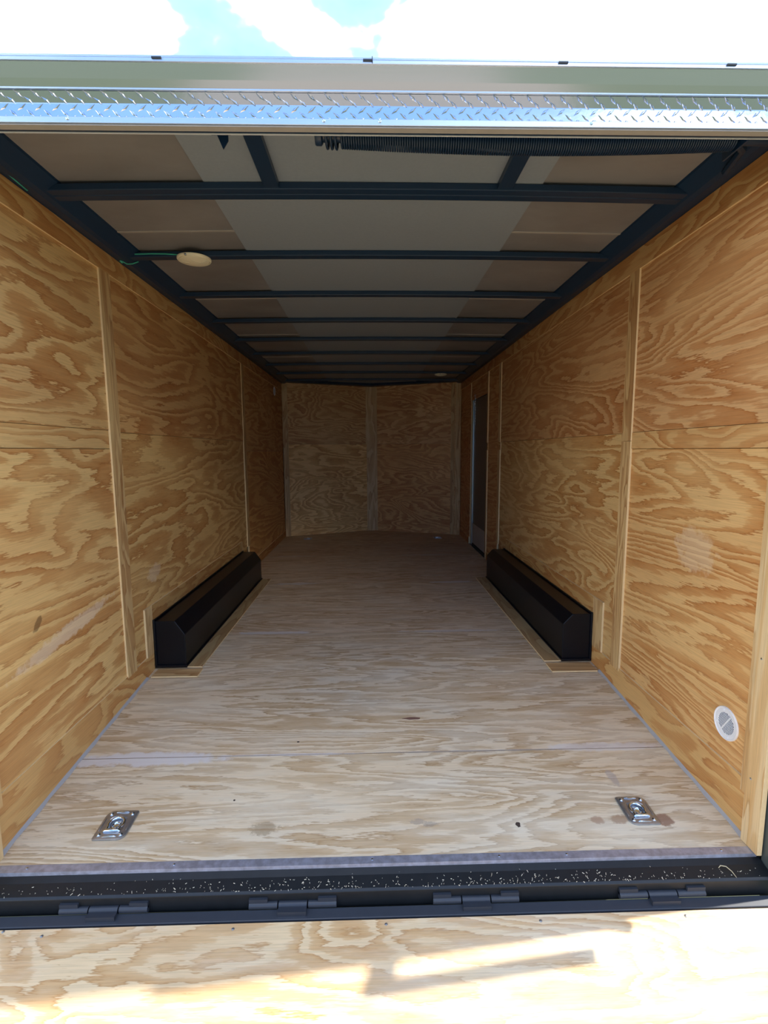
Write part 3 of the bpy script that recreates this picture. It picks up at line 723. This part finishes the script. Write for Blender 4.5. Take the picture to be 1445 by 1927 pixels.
tie_down(-.887, 6.72, .108, .122, 1, 'small tie-down ring in the shaded floor near the front left corner')
tie_down(.895, 6.69, .108, .122, -1, 'small tie-down ring in the shaded floor near the front right corner')

# ================================================================== vents
def vent(x, y, z, R, side, label, rot):
    root = empty('round_vent', (x, y, z))
    q = Matrix.Rotation(math.pi / 2 * (-1 if side > 0 else 1), 4, 'Y')
    root.matrix_world = Matrix.Translation((x, y, z)) @ q @ Matrix.Rotation(rot, 4, 'Z')
    tag(root, label, 'vent', 'round wall vents')
    g = G(); g.lathe([(R, 0), (R, .004), (R * .975, .0062), (R * .93, .0060), (R * .90, .0040), (R * .67, .0036), (R * .65, .0022), (.00001, .0022)], 40); g.build('rim', 'white_plastic', root, True)
    if R > .04:
        n = 11; rr = R * .64
        gs = G(); 
        for i in range(n):
            xx = -rr + 2 * rr * (i + .5) / n; h = math.sqrt(max(0, rr * rr - xx * xx)) * .98
            g = G(); g.prism([(xx - .0013, .0024), (xx + .0013, .0024), (xx + .0008, .0036), (xx - .0008, .0036)], 'y', -h, h); g.build('louvre', 'white_plastic', root)
        g = G(); g.lathe([(rr, .0023), (rr * .99, .0026), (.00001, .0026)], 30); g.build('backing', 'slot_dark', root)
        g = G(); g.box(-rr, rr, -.0018, .0018, .0026, .0050); g.build('cross_bar', 'white_plastic', root)
        for a in (50, 230, 140):
            a = math.radians(a); g = G(); g.lathe([(.0038, .003), (.0034, .0058), (.00001, .0062)], 10, M=Matrix.Translation((R * .8 * math.cos(a), R * .8 * math.sin(a), .0008))); g.build('screw', 'white_plastic', root, True)
    return root
vent(XR - .0045 + .0095, 1.616, .226, .0585, 1, 'round white louvred vent low on the right wall near the rear', math.radians(-33))
vent(XL - .003, 6.43, 1.95, .055, -1, 'small white round vent high on the far left wall', 0)

# ================================================================== dome lights
def dome(x, y, z, R, label):
    root = empty('dome_light', (x, y, z)); tag(root, label, 'ceiling light', 'round ceiling lights')
    g = G(); g.lathe([(R, 0), (R, -.006), (R * .96, -.010), (R * .90, -.011), (R * .88, -.008), (.00001, -.008)], 40); g.build('base_ring', 'cream_plastic', root, True)
    g = G(); g.lathe([(R * .86, -.008), (R * .84, -.013), (R * .6, -.019), (R * .3, -.022), (.00001, -.023)], 40); g.build('lens', 'cream_plastic', root, True)
    # raised V shaped rib across the lens
    g = G(); g.tube([(-R * .75, -R * .15, -.0155), (-R * .25, -R * .12, -.0225), (0, -R * .42, -.0215), (R * .25, -R * .12, -.0225), (R * .75, -R * .15, -.0155)], .0018, 6); g.build('lens_rib', 'cream_plastic', root, True)
    g = G(); g.lathe([(.006, 0), (.006, -.006), (.003, -.009), (.00001, -.009)], 10, M=Matrix.Translation((-.015, -R * .96, -.004))); g.build('screw', 'zinc_bright', root, True)
    return root
dome(-.856, 2.568, 2.128, .080, 'round cream ceiling light under a roof bow near the left wall')
dome(.86, 6.243, 2.127, .075, 'round cream ceiling light far back near the right wall')
g = G(); g.tube([(-1.125, 2.530, 2.134), (-1.05, 2.532, 2.137), (-.98, 2.533, 2.137), (-.92, 2.535, 2.134)], .0028, 6)
tag(g.build('green_wire', 'green_wire', None, True), 'thin green wire running along the roof bow to the left ceiling light', 'wire')
g = G(); g.tube([(-1.14, 2.60, 2.125), (-1.16, 2.58, 2.108), (-1.185, 2.575, 2.105), (-1.20, 2.56, 2.112)], .0028, 6)
g.tube([(-1.195, 2.555, 2.105), (-1.205, 2.55, 2.112)], .006, 8)
tag(g.build('wire_loop', 'green_wire', None, True), 'short green wire loop poking out above the left wall strip', 'wire')
g = G(); g.tube([(-1.195, 1.60, 2.135), (-1.20, 1.72, 2.12), (-1.20, 1.83, 2.112), (-1.205, 1.90, 2.112)], .003, 6)
tag(g.build('wall_wire', 'green_wire', None, True), 'thin teal wire along the left roof rail close to the rear header', 'wire')

# ================================================================== side door
dr = struct(empty('door_1', (XR + .012, 5.8, 0)), 'narrow dark side door at the far right')
def dp(o): o.parent = dr; o.location = -dr.location; return o
g = G(); g.box(XR + .010, XR + .021, 5.36, 6.10, .298, 1.79); dp(g.build('dark_panel', 'door_skin'))
g = G(); g.box(XR + .009, XR + .021, 5.36, 6.10, .045, .292); dp(g.build('kick_panel', 'kick_panel'))
g = G(); g.box(XR + .002, XR + .021, 6.108, 6.150, .02, 1.80); g.box(XR + .004, XR + .021, 6.156, 6.175, .02, 1.80); dp(g.build('door_jamb', 'door_metal'))
g = G(); g.box(XR + .006, XR + .021, 5.35, 6.105, 1.792, 1.799); g.box(XR + .006, XR + .021, 5.35, 6.105, .008, .036); dp(g.build('weather_strip', 'rubber'))
g = G(); g.box(XR - .006, XR + .021, 5.355, 6.15, .001, .008); dp(g.build('threshold', 'zinc_bright'))
ch = empty('door_chain', (XR - .004, 5.97, 1.80)); tag(ch, 'thin chain hanging from a hook above the dark side door', 'chain')
g = G(); g.tube([(XR + .004, 5.97, 1.845), (XR - .010, 5.97, 1.845), (XR - .012, 5.97, 1.83), (XR - .006, 5.97, 1.822)], .003, 6); o = g.build('hook', 'zinc_bright', None, True); o.parent = ch; o.location = -ch.location
lg = G(); lg.tube([(.0055 * math.cos(a) * (1), 0, .011 * math.sin(a)) for a in [2 * math.pi * k / 10 for k in range(11)]], .0018, 5)
lk = lg.build('link', 'zinc_bright', None, True)
for i in range(20):
    o = lk if i == 0 else lk.copy()
    if i: C.objects.link(o)
    o.parent = ch; o.location = (-.001 + .002 * math.sin(i), .006 * math.sin(i * .5), .020 - i * .0165); o.rotation_euler = (0, 0, (i % 2) * math.pi / 2 + .4)

# ================================================================== latch bars added unseen outside the right post to shade the ramp
lb = empty('blocker_bars', (1.36, 1.32, .5)); tag(lb, 'two upright steel latch bars added out of view by the right rear post to shade the ramp', 'blocker')
def lp_(o): o.parent = lb; o.location = -lb.location; return o
g = G(); g.box(1.335, 1.355, 1.335, 1.367, .42, 1.72); lp_(g.build('bar', 'post_steel'))
g = G(); g.box(1.335, 1.355, 1.262, 1.300, .52, 1.15); lp_(g.build('bar', 'post_steel'))
g = G(); g.tube([(1.345, 1.405, .60), (1.345, 1.35, .46), (1.345, 1.335, .40)], .016, 8); lp_(g.build('blocker_knob', 'post_steel', None, True))
g = G(); g.box(1.312, 1.337, 1.29, 1.41, 1.06, 1.12); lp_(g.build('bracket', 'post_steel'))  # made-up mounts for the added shading bars
g = G(); g.box(1.312, 1.337, 1.35, 1.41, .66, .72); lp_(g.build('bracket', 'post_steel'))
